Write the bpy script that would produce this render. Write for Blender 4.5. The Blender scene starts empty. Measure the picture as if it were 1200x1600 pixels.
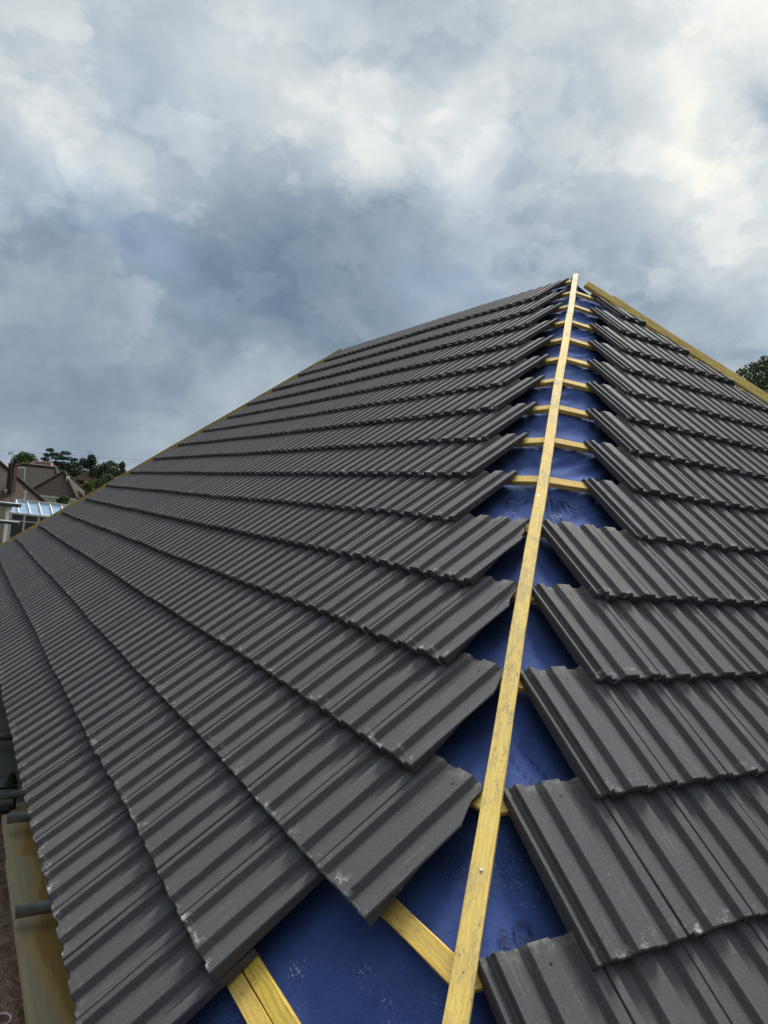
import bpy, math, random
from mathutils import Vector, Matrix, noise as mnoise
rnd = random.Random(7)
sc = bpy.context.scene
col = sc.collection
PI = math.pi

# ------------------------------------------------------------------ roof survey (1 unit = one tile gauge, 0.345 m)
S = 0.345
Z0 = 6.894                       # height of the hip apex above the ground (m)
CAM = Vector((13.97355, -13.29402, -6.6484))
YAW, PITCH, ROLL, FPX = 1.03481, 0.00678, 0.1063, 1136.71
AL, AR = 0.72063, 0.71021        # pitch of the long slope and of the hip end
T16, DT, HT = 0.0008, 1.13523, 0.15648
TD = [-0.0704, 0.0068, 0.0406, 0.0365, 0.0285, 0.0079, 0.001, -0.0064, -0.0186, -0.0277, -0.0092, 0.0075, 0.0063, -0.0085, -0.0014, 0.007]
ND = [-0.0035, 0.017, 0.0081, 0.0126, 0.012, 0.0139, 0.0025, -0.0039, -0.0089, -0.0128, -0.0216, -0.0224, -0.0157, -0.0072, -0.0016, -0.0005]
LR, MF = 12.61, 0.8218           # ridge length, plan slant of the far hip
W, X0, Y0 = 0.73631, 10.05, -9.585
cL, sL, cR, sR = math.cos(AL), math.sin(AL), math.cos(AR), math.sin(AR)
def tk(k): return T16 + 16 - k + TD[k-1]
def tR(t): return t*sL/sR
def LP(x, t, n=0.0): return Vector((x, -t*cL - n*sL, -t*sL + n*cL))
def RP(y, t, n=0.0): return Vector((t*cR + n*sR, y, -t*sR + n*cR))
def WD(p): return Vector((p[0]*S, p[1]*S, p[2]*S + Z0))
def hipx(t): return t*sL/math.tan(AR)
def hipy(t): return -t*cL        # t measured on the left slope
def HIP(t, h=0.0): return Vector((hipx(t), hipy(t), -t*sL + h))
def farx(t): return -LR - MF*t*cL

# ------------------------------------------------------------------ camera
fw = Vector((-math.sin(YAW)*math.cos(PITCH), math.cos(YAW)*math.cos(PITCH), math.sin(PITCH)))
r0 = Vector((math.cos(YAW), math.sin(YAW), 0)); u0 = r0.cross(fw)
RI = r0*math.cos(ROLL) + u0*math.sin(ROLL)
UP = -r0*math.sin(ROLL) + u0*math.cos(ROLL)
CW = WD(CAM)
cd = bpy.data.cameras.new('camera'); cam = bpy.data.objects.new('camera', cd); col.objects.link(cam)
M = Matrix((RI, UP, -fw)).transposed().to_4x4(); M.translation = CW
cam.matrix_world = M
cd.sensor_fit = 'HORIZONTAL'; cd.sensor_width = 36; cd.lens = FPX/1200*36
cd.clip_start = 0.05; cd.clip_end = 2000
sc.camera = cam
def raydir(px, py): return fw + RI*((px-600)/FPX) - UP*((py-800)/FPX)
def at(px, py, depth): return CW + raydir(px, py)*depth
def project(P):
    d = P - CW; z = d.dot(fw)
    if z < 0.05: return None
    return 600 + FPX*d.dot(RI)/z, 800 - FPX*d.dot(UP)/z, z

# ------------------------------------------------------------------ helpers
def tag(o, label=None, cat=None, group=None, kind=None):
    if label: o['label'] = label
    if cat: o['category'] = cat
    if group: o['group'] = group
    if kind: o['kind'] = kind
    return o
def link(name, me, mat=None, parent=None, mw=None):
    o = bpy.data.objects.new(name, me); col.objects.link(o)
    if mat and me is not None and not me.materials: me.materials.append(mat)
    if parent: o.parent = parent
    if mw is not None: o.matrix_world = mw
    return o
def empty(name, loc=(0, 0, 0), rz=0):
    o = bpy.data.objects.new(name, None); col.objects.link(o); o.location = loc; o.rotation_euler = (0, 0, rz)
    o.empty_display_size = 0.1
    return o
class MB:
    def __init__(s): s.v = []; s.f = []; s.uv = None
    def add(s, vs, fs):
        n = len(s.v); s.v += [tuple(v) for v in vs]; s.f += [tuple(i+n for i in f) for f in fs]
    def box(s, c, d, rz=0):
        cx, cy, cz = c; a, b, e = d[0]/2, d[1]/2, d[2]/2
        vs = []
        for z in (-e, e):
            for x, y in ((-a, -b), (a, -b), (a, b), (-a, b)):
                X = x*math.cos(rz)-y*math.sin(rz); Y = x*math.sin(rz)+y*math.cos(rz)
                vs.append((cx+X, cy+Y, cz+z))
        s.add(vs, [(3, 2, 1, 0), (4, 5, 6, 7), (0, 1, 5, 4), (1, 2, 6, 5), (2, 3, 7, 6), (3, 0, 4, 7)])
    def tube(s, A, B, r, r2=None, seg=12, caps=True):
        A = Vector(A); B = Vector(B); r2 = r if r2 is None else r2
        d = (B-A).normalized(); a = d.orthogonal().normalized(); b = d.cross(a)
        vs = []
        for P, q in ((A, r), (B, r2)):
            for i in range(seg):
                t = 2*PI*i/seg; vs.append(P + (a*math.cos(t)+b*math.sin(t))*q)
        fs = [(i, (i+1) % seg, seg+(i+1) % seg, seg+i) for i in range(seg)]
        if caps: fs += [tuple(range(seg-1, -1, -1)), tuple(range(seg, 2*seg))]
        s.add(vs, fs)
    def build(s, name, mat, parent=None, smooth=False, mw=None):
        me = bpy.data.meshes.new(name); me.from_pydata(s.v, [], s.f); me.update()
        if smooth: me.shade_smooth()
        return link(name, me, mat, parent, mw)

# ------------------------------------------------------------------ materials
def newmat(name):
    m = bpy.data.materials.new(name); m.use_nodes = True
    nt = m.node_tree; nt.nodes.clear()
    out = nt.nodes.new('ShaderNodeOutputMaterial'); b = nt.nodes.new('ShaderNodeBsdfPrincipled')
    nt.links.new(b.outputs[0], out.inputs[0])
    return m, nt, b
class NT:
    def __init__(s, nt): s.nt = nt
    def n(s, typ, **kw):
        nd = s.nt.nodes.new(typ)
        for k, v in kw.items(): setattr(nd, k, v)
        return nd
    def L(s, a, b): s.nt.links.new(a, b)
    def inp(s, sock, v):
        if hasattr(v, 'is_output'): s.L(v, sock)
        else: sock.default_value = v
    def math(s, op, a, b=0.0, c=0.0, clamp=False):
        nd = s.n('ShaderNodeMath', operation=op); nd.use_clamp = clamp
        s.inp(nd.inputs[0], a); s.inp(nd.inputs[1], b); s.inp(nd.inputs[2], c)
        return nd.outputs[0]
    def vmath(s, op, a, b=(0, 0, 0)):
        nd = s.n('ShaderNodeVectorMath', operation=op)
        s.inp(nd.inputs[0], a); s.inp(nd.inputs[1], b)
        return nd.outputs['Value'] if op in ('DOT_PRODUCT', 'LENGTH', 'DISTANCE') else nd.outputs[0]
    def noise(s, vec, scale, detail=4, rough=0.55, dist=0.0):
        nd = s.n('ShaderNodeTexNoise'); s.L(vec, nd.inputs['Vector'])
        nd.inputs['Scale'].default_value = scale; nd.inputs['Detail'].default_value = detail
        nd.inputs['Roughness'].default_value = rough; nd.inputs['Distortion'].default_value = dist
        return nd.outputs['Fac']
    def mapr(s, v, a, b, c=0.0, d=1.0, smooth=False):
        nd = s.n('ShaderNodeMapRange'); nd.clamp = True
        if smooth: nd.interpolation_type = 'SMOOTHSTEP'
        s.inp(nd.inputs['Value'], v)
        for nm, x in (('From Min', a), ('From Max', b), ('To Min', c), ('To Max', d)): s.inp(nd.inputs[nm], x)
        return nd.outputs['Result']
    def mix(s, f, a, b, blend='MIX'):
        nd = s.n('ShaderNodeMix', data_type='RGBA', blend_type=blend)
        s.inp(nd.inputs[0], f); s.inp(nd.inputs[6], a); s.inp(nd.inputs[7], b)
        return nd.outputs[2]
    def ramp(s, f, stops):
        nd = s.n('ShaderNodeValToRGB'); cr = nd.color_ramp
        while len(cr.elements) < len(stops): cr.elements.new(0.5)
        for e, (p, c) in zip(cr.elements, stops): e.position = p; e.color = (*c, 1)
        s.L(f, nd.inputs[0]); return nd.outputs[0]
    def bump(s, h, strength, dist, bsdf):
        nd = s.n('ShaderNodeBump'); nd.inputs['Strength'].default_value = strength; nd.inputs['Distance'].default_value = dist
        s.L(h, nd.inputs['Height']); s.L(nd.outputs[0], bsdf.inputs['Normal'])
    def scale(s, vec, sc_):
        nd = s.n('ShaderNodeMapping'); s.L(vec, nd.inputs[0]); nd.inputs['Scale'].default_value = sc_
        return nd.outputs[0]
def C(r, g, b): return (r, g, b, 1)

def mat_tile():
    m, nt, b = newmat('dark_concrete'); g = NT(nt)
    uv = g.n('ShaderNodeUVMap', uv_map='tile').outputs[0]
    sep = g.n('ShaderNodeSeparateXYZ'); g.L(uv, sep.inputs[0]); U, V = sep.outputs[0], sep.outputs[1]
    geo = g.n('ShaderNodeNewGeometry'); pos = geo.outputs['Position']
    oi = g.n('ShaderNodeObjectInfo').outputs['Random']
    isl = geo.outputs['Random Per Island']
    r1 = g.math('FRACT', g.math('ADD', g.math('MULTIPLY', oi, 7.31), isl))
    # noise coordinates that ride on the tile: uv plus a random offset
    off = g.n('ShaderNodeCombineXYZ'); g.L(g.math('MULTIPLY', r1, 37.0), off.inputs[0]); g.L(g.math('MULTIPLY', r1, 91.0), off.inputs[1])
    tuv = g.vmath('ADD', uv, off.outputs[0])
    big = g.noise(pos, 1.3, 3)
    med = g.noise(tuv, 5, 4, 0.6)
    fine = g.noise(pos, 230, 4, 0.75)
    base = g.mix(r1, C(0.064, 0.066, 0.073), C(0.100, 0.094, 0.098))
    base = g.mix(g.mapr(big, 0.35, 0.65), base, C(0.074, 0.077, 0.083))
    base = g.mix(g.mapr(med, 0.3, 0.75, 0, 0.4), base, C(0.098, 0.096, 0.097))
    base = g.mix(g.mapr(fine, 0.40, 0.72, 0.0, 0.55), base, C(0.130, 0.128, 0.130))
    base = g.mix(g.mapr(fine, 0.28, 0.46, 0.60, 0.0), base, C(0.030, 0.031, 0.034))
    # pits
    vo = g.n('ShaderNodeTexVoronoi'); g.L(pos, vo.inputs['Vector']); vo.inputs['Scale'].default_value = 38
    vo2 = g.n('ShaderNodeSeparateColor'); g.L(vo.outputs['Color'], vo2.inputs[0])
    pit = g.math('MULTIPLY', g.mapr(vo.outputs['Distance'], 0.05, 0.10, 1, 0), g.math('GREATER_THAN', vo2.outputs[0], 0.90))
    base = g.mix(g.math('MULTIPLY', pit, 0.8), base, C(0.012, 0.012, 0.013))
    wht = g.math('MULTIPLY', g.mapr(vo.outputs['Distance'], 0.04, 0.09, 1, 0), g.math('LESS_THAN', vo2.outputs[0], 0.035))
    base = g.mix(g.math('MULTIPLY', wht, 0.6), base, C(0.5, 0.5, 0.5))
    # long scuffs down the tile
    sc1 = g.noise(g.scale(tuv, (70, 2.2, 1)), 1.0, 5, 0.65)
    msk = g.noise(g.scale(tuv, (2.6, 1.1, 1)), 1.0, 2)
    scuff = g.math('MULTIPLY', g.mapr(sc1, 0.53, 0.70), g.mapr(msk, 0.50, 0.66))
    base = g.mix(g.math('MULTIPLY', scuff, 0.62), base, C(0.30, 0.29, 0.265))
    # fine diagonal scratches
    rot = g.n('ShaderNodeMapping'); g.L(tuv, rot.inputs[0]); rot.inputs['Rotation'].default_value = (0, 0, 0.5); rot.inputs['Scale'].default_value = (90, 3, 1)
    sc2 = g.noise(rot.outputs[0], 1.0, 2, 0.5)
    msk2 = g.noise(g.scale(tuv, (3.3, 2.1, 1)), 1.0, 2)
    base = g.mix(g.math('MULTIPLY', g.math('MULTIPLY', g.mapr(sc2, 0.63, 0.69), g.mapr(msk2, 0.53, 0.60)), 0.45), base, C(0.3, 0.3, 0.29))
    # dull powdery patch
    pw = g.noise(g.scale(tuv, (1.6, 0.8, 1)), 1.0, 5, 0.7)
    base = g.mix(g.mapr(pw, 0.60, 0.80, 0, 0.45), base, C(0.17, 0.17, 0.165))
    # lime bloom along the nose and a dusty band at the head
    ns = g.noise(g.scale(tuv, (9, 12, 1)), 1.0, 5, 0.72)
    nose = g.math('MULTIPLY', g.mapr(V, 0.012, 0.14, 1, 0), g.mapr(ns, 0.535, 0.66))
    base = g.mix(g.math('MULTIPLY', nose, g.mapr(r1, 0.1, 0.8, 0.25, 1.0)), base, C(0.50, 0.505, 0.49))
    head = g.math('MULTIPLY', g.mapr(V, 1.12, 1.21), g.mapr(ns, 0.46, 0.60))
    base = g.mix(g.math('MULTIPLY', head, 0.7), base, C(0.25, 0.24, 0.21))
    # nail hole near the head: its shaded inside painted into the colour, no recess
    hd = g.vmath('DISTANCE', uv, (0.36, 1.085, 0)); hole = g.mapr(hd, 0.010, 0.013, 1, 0)
    base = g.mix(hole, base, C(0.004, 0.004, 0.004))
    g.L(base, b.inputs['Base Color'])
    g.L(g.mapr(med, 0.3, 0.7, 0.62, 0.76), b.inputs['Roughness'])
    b.inputs['Specular IOR Level'].default_value = 0.30
    h = g.math('ADD', g.math('MULTIPLY', fine, 0.5), g.math('ADD', g.noise(pos, 90, 4, 0.6), g.math('MULTIPLY', pit, -1.0)))
    g.bump(h, 0.5, 0.0020, b)
    return m

def mat_wood(name, a, c, dark, grey=0.0, grain=1.0):
    m, nt, b = newmat(name); g = NT(nt)
    tc = g.n('ShaderNodeTexCoord').outputs['Object']
    oi = g.n('ShaderNodeObjectInfo').outputs['Random']
    off = g.n('ShaderNodeCombineXYZ'); g.L(g.math('MULTIPLY', oi, 53.0), off.inputs[0]); g.L(g.math('MULTIPLY', oi, 11.0), off.inputs[1])
    p = g.vmath('ADD', tc, off.outputs[0])
    wn = g.n('ShaderNodeTexNoise'); g.L(g.scale(p, (2.2, 9, 9)), wn.inputs['Vector']); wn.inputs['Detail'].default_value = 3
    p = g.vmath('ADD', p, g.vmath('MULTIPLY', g.vmath('SUBTRACT', wn.outputs['Color'], (0.5, 0.5, 0.5)), (0.0, 0.030, 0.030)))
    st = g.scale(p, (1.8, 60, 60))
    gr = g.noise(st, 1.0, 6, 0.6, 0.4)
    wv = g.n('ShaderNodeTexWave', wave_type='BANDS', bands_direction='Y'); g.L(g.scale(p, (1.1, 26, 18)), wv.inputs['Vector'])
    wv.inputs['Scale'].default_value = 1.0; wv.inputs['Distortion'].default_value = 5.0; wv.inputs['Detail'].default_value = 3; wv.inputs['Detail Scale'].default_value = 0.8
    colr = g.mix(g.mapr(gr, 0.3, 0.7), C(*a), C(*c))
    colr = g.mix(g.mapr(wv.outputs['Fac'], 0.45, 0.95, 0, 0.55*grain), colr, C(*dark))
    colr = g.mix(g.math('MULTIPLY', oi, 0.35), colr, C(a[0]*0.8, a[1]*0.72, a[2]*0.6))
    # grey-brown weathering blotches and fine dark specks
    bl = g.noise(g.scale(p, (7, 20, 20)), 1.0, 6, 0.75)
    colr = g.mix(g.mapr(bl, 0.48, 0.66, 0.0, 0.25+grey), colr, C(0.36, 0.30, 0.19))
    sp = g.noise(g.scale(p, (90, 260, 260)), 1.0, 3, 0.6)
    colr = g.mix(g.math('MULTIPLY', g.mapr(sp, 0.58, 0.70), g.mapr(bl, 0.42, 0.6, 0.15, 0.55+grey)), colr, C(0.09, 0.06, 0.03))
    # knots
    vo = g.n('ShaderNodeTexVoronoi'); g.L(g.scale(p, (2.2, 14, 14)), vo.inputs['Vector']); vo.inputs['Scale'].default_value = 1.0
    s2 = g.n('ShaderNodeSeparateColor'); g.L(vo.outputs['Color'], s2.inputs[0])
    kn = g.math('MULTIPLY', g.mapr(vo.outputs['Distance'], 0.05, 0.16, 1, 0), g.math('GREATER_THAN', s2.outputs[0], 0.62))
    colr = g.mix(g.math('MULTIPLY', kn, 0.8), colr, C(0.16, 0.075, 0.02))
    g.L(colr, b.inputs['Base Color']); b.inputs['Roughness'].default_value = 0.72; b.inputs['Specular IOR Level'].default_value = 0.25
    g.bump(g.math('ADD', gr, g.math('MULTIPLY', sp, 0.4)), 0.35, 0.002, b)
    return m

def mat_membrane():
    m, nt, b = newmat('blue_membrane'); g = NT(nt)
    pos = g.n('ShaderNodeNewGeometry').outputs['Position']
    a = g.noise(pos, 6, 5, 0.65); f = g.noise(pos, 160, 4, 0.7); fib = g.noise(g.scale(pos, (30, 90, 60)), 1.0, 4, 0.6)
    c = g.mix(g.mapr(a, 0.35, 0.68), C(0.025, 0.052, 0.190), C(0.056, 0.105, 0.320))
    c = g.mix(g.mapr(fib, 0.35, 0.7, 0, 0.5), c, C(0.036, 0.070, 0.250))
    c = g.mix(g.mapr(f, 0.38, 0.7, 0, 0.55), c, C(0.075, 0.120, 0.40))
    # pale mortar crumbs and sawdust
    d1 = g.noise(pos, 210, 2, 0.5); d2 = g.noise(pos, 4.3, 3, 0.6)
    c = g.mix(g.math('MULTIPLY', g.mapr(d1, 0.66, 0.71), g.mapr(d2, 0.56, 0.66)), c, C(0.55, 0.57, 0.62))
    pile = None
    for P3, r3 in CRUMBS:
        q3 = g.mapr(g.vmath('DISTANCE', pos, P3), r3*0.2, r3, 1, 0)
        pile = q3 if pile is None else g.math('MAXIMUM', pile, q3)
    d4 = g.noise(pos, 140, 5, 0.7)
    c = g.mix(g.math('GREATER_THAN', g.math('ADD', d4, g.math('MULTIPLY', pile, 0.19)), 0.755), c, C(0.42, 0.46, 0.56))
    d3 = g.noise(pos, 70, 3, 0.6)
    c = g.mix(g.math('MULTIPLY', g.mapr(d3, 0.60, 0.74), g.mapr(d2, 0.52, 0.70, 0, 0.35)), c, C(0.25, 0.29, 0.42))
    g.L(c, b.inputs['Base Color']); b.inputs['Roughness'].default_value = 0.9; b.inputs['Specular IOR Level'].default_value = 0.1
    b.inputs['Sheen Weight'].default_value = 0.28; b.inputs['Sheen Tint'].default_value = (0.42, 0.58, 1.0, 1); b.inputs['Sheen Roughness'].default_value = 0.6
    cr = g.noise(g.scale(pos, (30, 30, 30)), 1.0, 5, 0.62, 1.0)
    g.bump(g.math('ADD', g.math('MULTIPLY', f, 0.35), cr), 0.55, 0.006, b)
    return m

def mat_plain(name, c, rough=0.7, c2=None, scale=8.0, metal=0.0, spec=0.3, bump=0.0, coord='Object', fac=(0.35, 0.65)):
    m, nt, b = newmat(name); g = NT(nt)
    if c2 is None: c2 = tuple(x*0.75 for x in c)
    tc = g.n('ShaderNodeTexCoord').outputs[coord] if coord == 'Object' else g.n('ShaderNodeNewGeometry').outputs['Position']
    n1 = g.noise(tc, scale, 6, 0.65)
    g.L(g.mix(g.mapr(n1, *fac), C(*c), C(*c2)), b.inputs['Base Color'])
    b.inputs['Roughness'].default_value = rough; b.inputs['Metallic'].default_value = metal; b.inputs['Specular IOR Level'].default_value = spec
    if bump: g.bump(n1, bump, 0.01, b)
    return m

def mat_rooftile(name, c, c2, moss, rows=3.2):
    m, nt, b = newmat(name); g = NT(nt)
    pos = g.n('ShaderNodeNewGeometry').outputs['Position']
    br = g.n('ShaderNodeTexBrick'); 
    sp = g.n('ShaderNodeSeparateXYZ'); g.L(pos, sp.inputs[0])
    cb = g.n('ShaderNodeCombineXYZ'); g.L(g.math('ADD', sp.outputs[0], g.math('MULTIPLY', sp.outputs[1], 0.8)), cb.inputs[0]); g.L(sp.outputs[2], cb.inputs[1])
    g.L(cb.outputs[0], br.inputs['Vector']); br.inputs['Scale'].default_value = 1.0
    br.inputs['Brick Width'].default_value = 0.3; br.inputs['Row Height'].default_value = 0.16; br.inputs['Mortar Size'].default_value = 0.018
    br.inputs['Color1'].default_value = C(*c); br.inputs['Color2'].default_value = C(*c2); br.inputs['Mortar'].default_value = C(c[0]*0.35, c[1]*0.35, c[2]*0.35)
    n1 = g.noise(pos, 0.9, 5, 0.65); n2 = g.noise(pos, 3.5, 4, 0.7)
    cc = g.mix(g.mapr(n1, 0.48, 0.68, 0, 0.75), br.outputs['Color'], C(*moss))
    cc = g.mix(g.mapr(n2, 0.55, 0.75, 0, 0.5), cc, C(c2[0]*1.5, c2[1]*1.4, c2[2]*1.3))
    g.L(cc, b.inputs['Base Color']); b.inputs['Roughness'].default_value = 0.85
    g.bump(br.outputs['Fac'], 0.5, 0.03, b)
    return m

def mat_leaf(name, c, c2):
    m, nt, b = newmat(name); g = NT(nt)
    geo = g.n('ShaderNodeNewGeometry')
    n1 = g.noise(geo.outputs['Position'], 0.9, 3)
    f = g.math('ADD', g.math('MULTIPLY', geo.outputs['Random Per Island'], 0.6), g.math('MULTIPLY', g.mapr(n1, 0.3, 0.7), 0.5))
    g.L(g.mix(f, C(*c), C(*c2)), b.inputs['Base Color']); b.inputs['Roughness'].default_value = 0.6
    b.inputs['Subsurface Weight'].default_value = 0.0
    return m

CRUMBS = [(tuple(WD(LP(x_, t_, -0.09))), r_*S) for x_, t_, r_ in ((10.0, 14.38, 0.16), (10.30, 14.40, 0.14), (10.12, 14.43, 0.12), (9.72, 14.55, 0.10), (10.42, 14.42, 0.10), (9.55, 14.7, 0.2))]
M_TILE = mat_tile()
M_BATTEN = mat_wood('sawn_softwood', (0.79, 0.54, 0.12), (0.87, 0.66, 0.20), (0.52, 0.30, 0.06), grain=0.6, grey=0.15)
M_HIPW = mat_wood('weathered_softwood', (0.80, 0.57, 0.13), (0.87, 0.69, 0.23), (0.58, 0.36, 0.08), grey=0.55, grain=0.55)
M_HIPW2 = mat_wood('pale_softwood', (0.78, 0.61, 0.28), (0.86, 0.72, 0.40), (0.52, 0.37, 0.15), grey=0.40, grain=0.5)
M_TREAT = mat_wood('treated_softwood', (0.74, 0.51, 0.08), (0.84, 0.64, 0.14), (0.48, 0.29, 0.05))
M_BOARD = mat_wood('treated_board', (0.80, 0.58, 0.15), (0.86, 0.68, 0.22), (0.52, 0.30, 0.06))
M_MEM = mat_membrane()
M_PRINT = mat_plain('navy_print', (0.014, 0.022, 0.075), 0.7, (0.030, 0.050, 0.16), 90, fac=(0.4, 0.62))
M_STEEL = mat_plain('galvanised_steel', (0.20, 0.22, 0.21), 0.5, (0.11, 0.125, 0.12), 14, metal=0.55, spec=0.5, fac=(0.3, 0.7))
M_NAIL = mat_plain('nail_steel', (0.55, 0.55, 0.54), 0.4, (0.42, 0.42, 0.42), 60, metal=0.8)
M_IRON = mat_plain('black_iron', (0.02, 0.02, 0.02), 0.55, (0.035, 0.032, 0.03), 30, metal=0.3)
M_WHITE = mat_plain('white_plastic', (0.78, 0.80, 0.80), 0.4, (0.70, 0.72, 0.72), 2)
M_REND = mat_plain('cream_render', (0.55, 0.54, 0.49), 0.85, (0.42, 0.41, 0.37), 1.5)
M_BRICK = mat_plain('brown_brick', (0.10, 0.065, 0.045), 0.9, (0.055, 0.04, 0.03), 7)
M_WALL = mat_plain('grey_render', (0.30, 0.30, 0.29), 0.9, (0.22, 0.22, 0.21), 3)
M_GLASS = mat_plain('dark_glass', (0.035, 0.06, 0.06), 0.08, (0.05, 0.075, 0.075), 1.0, spec=0.6)
M_RGLASS = mat_plain('blue_roof_sheet', (0.30, 0.47, 0.66), 0.25, (0.36, 0.53, 0.70), 2.0, spec=0.6)

# ------------------------------------------------------------------ roof tiles
P2 = W/2
DEP = 0.050
bpts = []   # (x, z) top profile, one tile: crest, trough, crest, trough, crest
def prof_pts():
    p = P2; r = 0.0055
    key = [(0.004, 1), (0.19*p, 1), (0.30*p, 0), (0.60*p, 0), (0.71*p, 1), (1.19*p, 1), (1.30*p, 0), (1.60*p, 0), (1.71*p, 1), (2*p-0.007, 1)]
    pts = [(key[0][0], DEP-0.007), (key[0][0]+0.006, DEP)]
    for i in range(1, len(key)-1):
        x, h = key[i]; z = h*DEP
        xp, hp = key[i-1]; xn, hn = key[i+1]
        def lerp(x1, h1, x2, h2, d):
            L = abs(x2-x1); f = min(d/L, 0.45); return (x1+(x2-x1)*f, (h1+(h2-h1)*f)*DEP)
        a = lerp(x, h, xp, hp, r); c = lerp(x, h, xn, hn, r)
        mid = ((a[0]+c[0])/2*0.5+x*0.5, (a[1]+c[1])/2*0.5+z*0.5)
        pts += [a, mid, c]
    pts += [(key[-1][0]-0.008, DEP), (key[-1][0], DEP-0.010)]
    return pts
PROF = prof_pts()
# slight crown in flats comes from added mid points
def zprof(x):
    if x <= PROF[0][0]: return PROF[0][1]
    for (a, za), (b_, zb) in zip(PROF, PROF[1:]):
        if x <= b_: return za + (zb-za)*(x-a)/max(b_-a, 1e-6)
    return PROF[-1][1]
TH0, TH1 = 0.045, 0.082
def thk(y): return TH0 + (TH1-TH0)*(YH-y)/(YH-YT)
TH = 0.045                      # concrete thickness
TILT = 0.066                    # lift per gauge
YH, YT = 0.09, -1.135           # head and nose, measured from the batten line
def tile_geo(seed, rows, lo=None, hi=None, under='shelf', fine=True):
    """rows: distances from the nose. lo/hi: functions of local y giving the x limits. Returns verts, faces, uvs per vert"""
    rr = random.Random(seed)
    xs = [p[0] for p in PROF]
    if not fine:
        xs = [PROF[0][0], PROF[1][0]] + [x*P2 for x in (0.19, 0.30, 0.60, 0.71, 1.19, 1.30, 1.60, 1.71)] + [PROF[-2][0], PROF[-1][0]]
    if under == 'rim':
        ux = [(-0.098, 0.002), (-0.092, 0.020), (-0.066, 0.022), (-0.058, 0.004), (-0.048, -0.006), (-0.022, -0.006), (-0.012, 0.010), (-0.002, 0.014)]
    else:
        ux = [(-0.06, -0.008), (-0.004, -0.008)]
    allx = [u[0] for u in ux] + xs
    nu = len(ux)
    ph = [rr.uniform(0, 6.28) for _ in range(6)]
    V, F, UV = [], [], []
    nx = len(allx)
    def zt(i, x): return ux[i][1] if i < nu else zprof(x)
    def add(x, y, z, v): V.append((x, y, z)); UV.append((x, v)); return len(V)-1
    def rag(x):   # ragged nose
        return 0.002*math.sin(23*x+ph[0]) + 0.002*math.sin(61*x+ph[1]) + (rr.uniform(-0.002, 0.002) if fine else 0)
    top = []
    n0 = [rag(x) for x in allx]
    for j, d in enumerate(rows):
        y = YT + d
        l = lo(y) if lo else -9; h = hi(y) if hi else 9
        row = []
        for i, x in enumerate(allx):
            if fine and lo is None and hi is None: xx = x
            else: xx = min(max(x, l), h)
            z = zt(i, xx) if xx == x else (zprof(xx) if xx > 0 else zt(i, xx))
            if j == 0: z -= 0.010
            wob = 0.0016*math.sin(5*xx+ph[2])*math.sin(4*d+ph[3])
            yy = y + (n0[i] if j < 2 else 0) + (0.5*n0[-i-1] if j == len(rows)-1 else 0)
            row.append(add(xx, yy, z + TILT*(YH-y) + thk(y) + wob, d))
        top.append(row)
    nr = len(rows)
    for j in range(nr-1):
        for i in range(nx-1): F.append((top[j][i], top[j][i+1], top[j+1][i+1], top[j+1][i]))
    # nose, underside, head, sides
    bot = []
    for j in (0, nr-1):
        row = []
        for i in range(nx):
            x, y, z = V[top[j][i]]
            row.append(add(x, y + (0.004 if j == 0 else 0), z - (TH1 if j == 0 else TH0) + (0.010 if j == 0 else 0), UV[top[j][i]][1]))
        bot.append(row)
    for i in range(nx-1):
        F.append((bot[0][i], bot[0][i+1], top[0][i+1], top[0][i]))
        F.append((top[-1][i], top[-1][i+1], bot[1][i+1], bot[1][i]))
        F.append((bot[1][i], bot[1][i+1], bot[0][i+1], bot[0][i]))
    L = [top[j][0] for j in range(nr)]; R_ = [top[j][-1] for j in range(nr)]
    F.append(tuple(L[::-1] and [bot[0][0]] + L + [bot[1][0]]))
    F.append(tuple([bot[1][-1]] + R_[::-1] + [bot[0][-1]]))
    return V, F, UV
def tile_mesh(name, geo):
    V, F, UV = geo
    me = bpy.data.meshes.new(name); me.from_pydata(V, [], F); me.update()
    uvl = me.uv_layers.new(name='tile')
    for lp in me.loops: uvl.data[lp.index].uv = UV[lp.vertex_index]
    me.materials.append(M_TILE)
    return me
ROWS = [0, 0.010, 0.035, 0.10, 0.25, 0.45, 0.65, 0.85, 1.05, 1.17, 1.225]
ROWS_LO = [0, 0.014, 0.6, 1.225]
FULL = [tile_mesh('roof_tile', tile_geo(100+i, ROWS)) for i in range(7)]
RIM = [tile_mesh('roof_tile', tile_geo(300+i, ROWS, under='rim')) for i in range(5)]

LN = {1: 1, 2: 1, 3: 0, 4: 1, 5: 2, 6: 3, 7: 5, 8: 6, 9: 7, 10: 8, 11: 9, 12: 10, 13: 11, 14: 12, 15: 13, 16: 14}
RN = {1: -2, 2: -1, 3: 0, 4: 1, 5: 2, 6: 3, 7: 5, 8: 6, 9: 7, 10: 8, 11: 9, 12: 10, 13: 11, 14: 12, 15: 13}
BL = Matrix(((1, 0, 0), (0, cL, -sL), (0, sL, cL)))          # columns: along, up-slope, normal
BR = Matrix(((0, -cR, sR), (1, 0, 0), (0, sR, cR)))
def wav(x, k): return 0.010*math.sin(0.55*x+1.3*k*0.35) + 0.007*math.sin(1.35*x+0.5*k+1.0)
def wavn(x, k): return 0.010*math.sin(0.42*x+0.21*k) + 0.006*math.sin(1.1*x+0.3*k+2.0)
specs = []
for k in range(1, 17):
    t = tk(k); xe = X0 - W*LN[k]; j = 0
    while True:
        xl = xe - W*(j+1)
        lim = farx(t + DT) + 0.12
        if xl + W < farx(t-0.1) + 0.14: break
        specs.append(dict(side='L', k=k, j=j, a=xl, t=t)); j += 1
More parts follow.
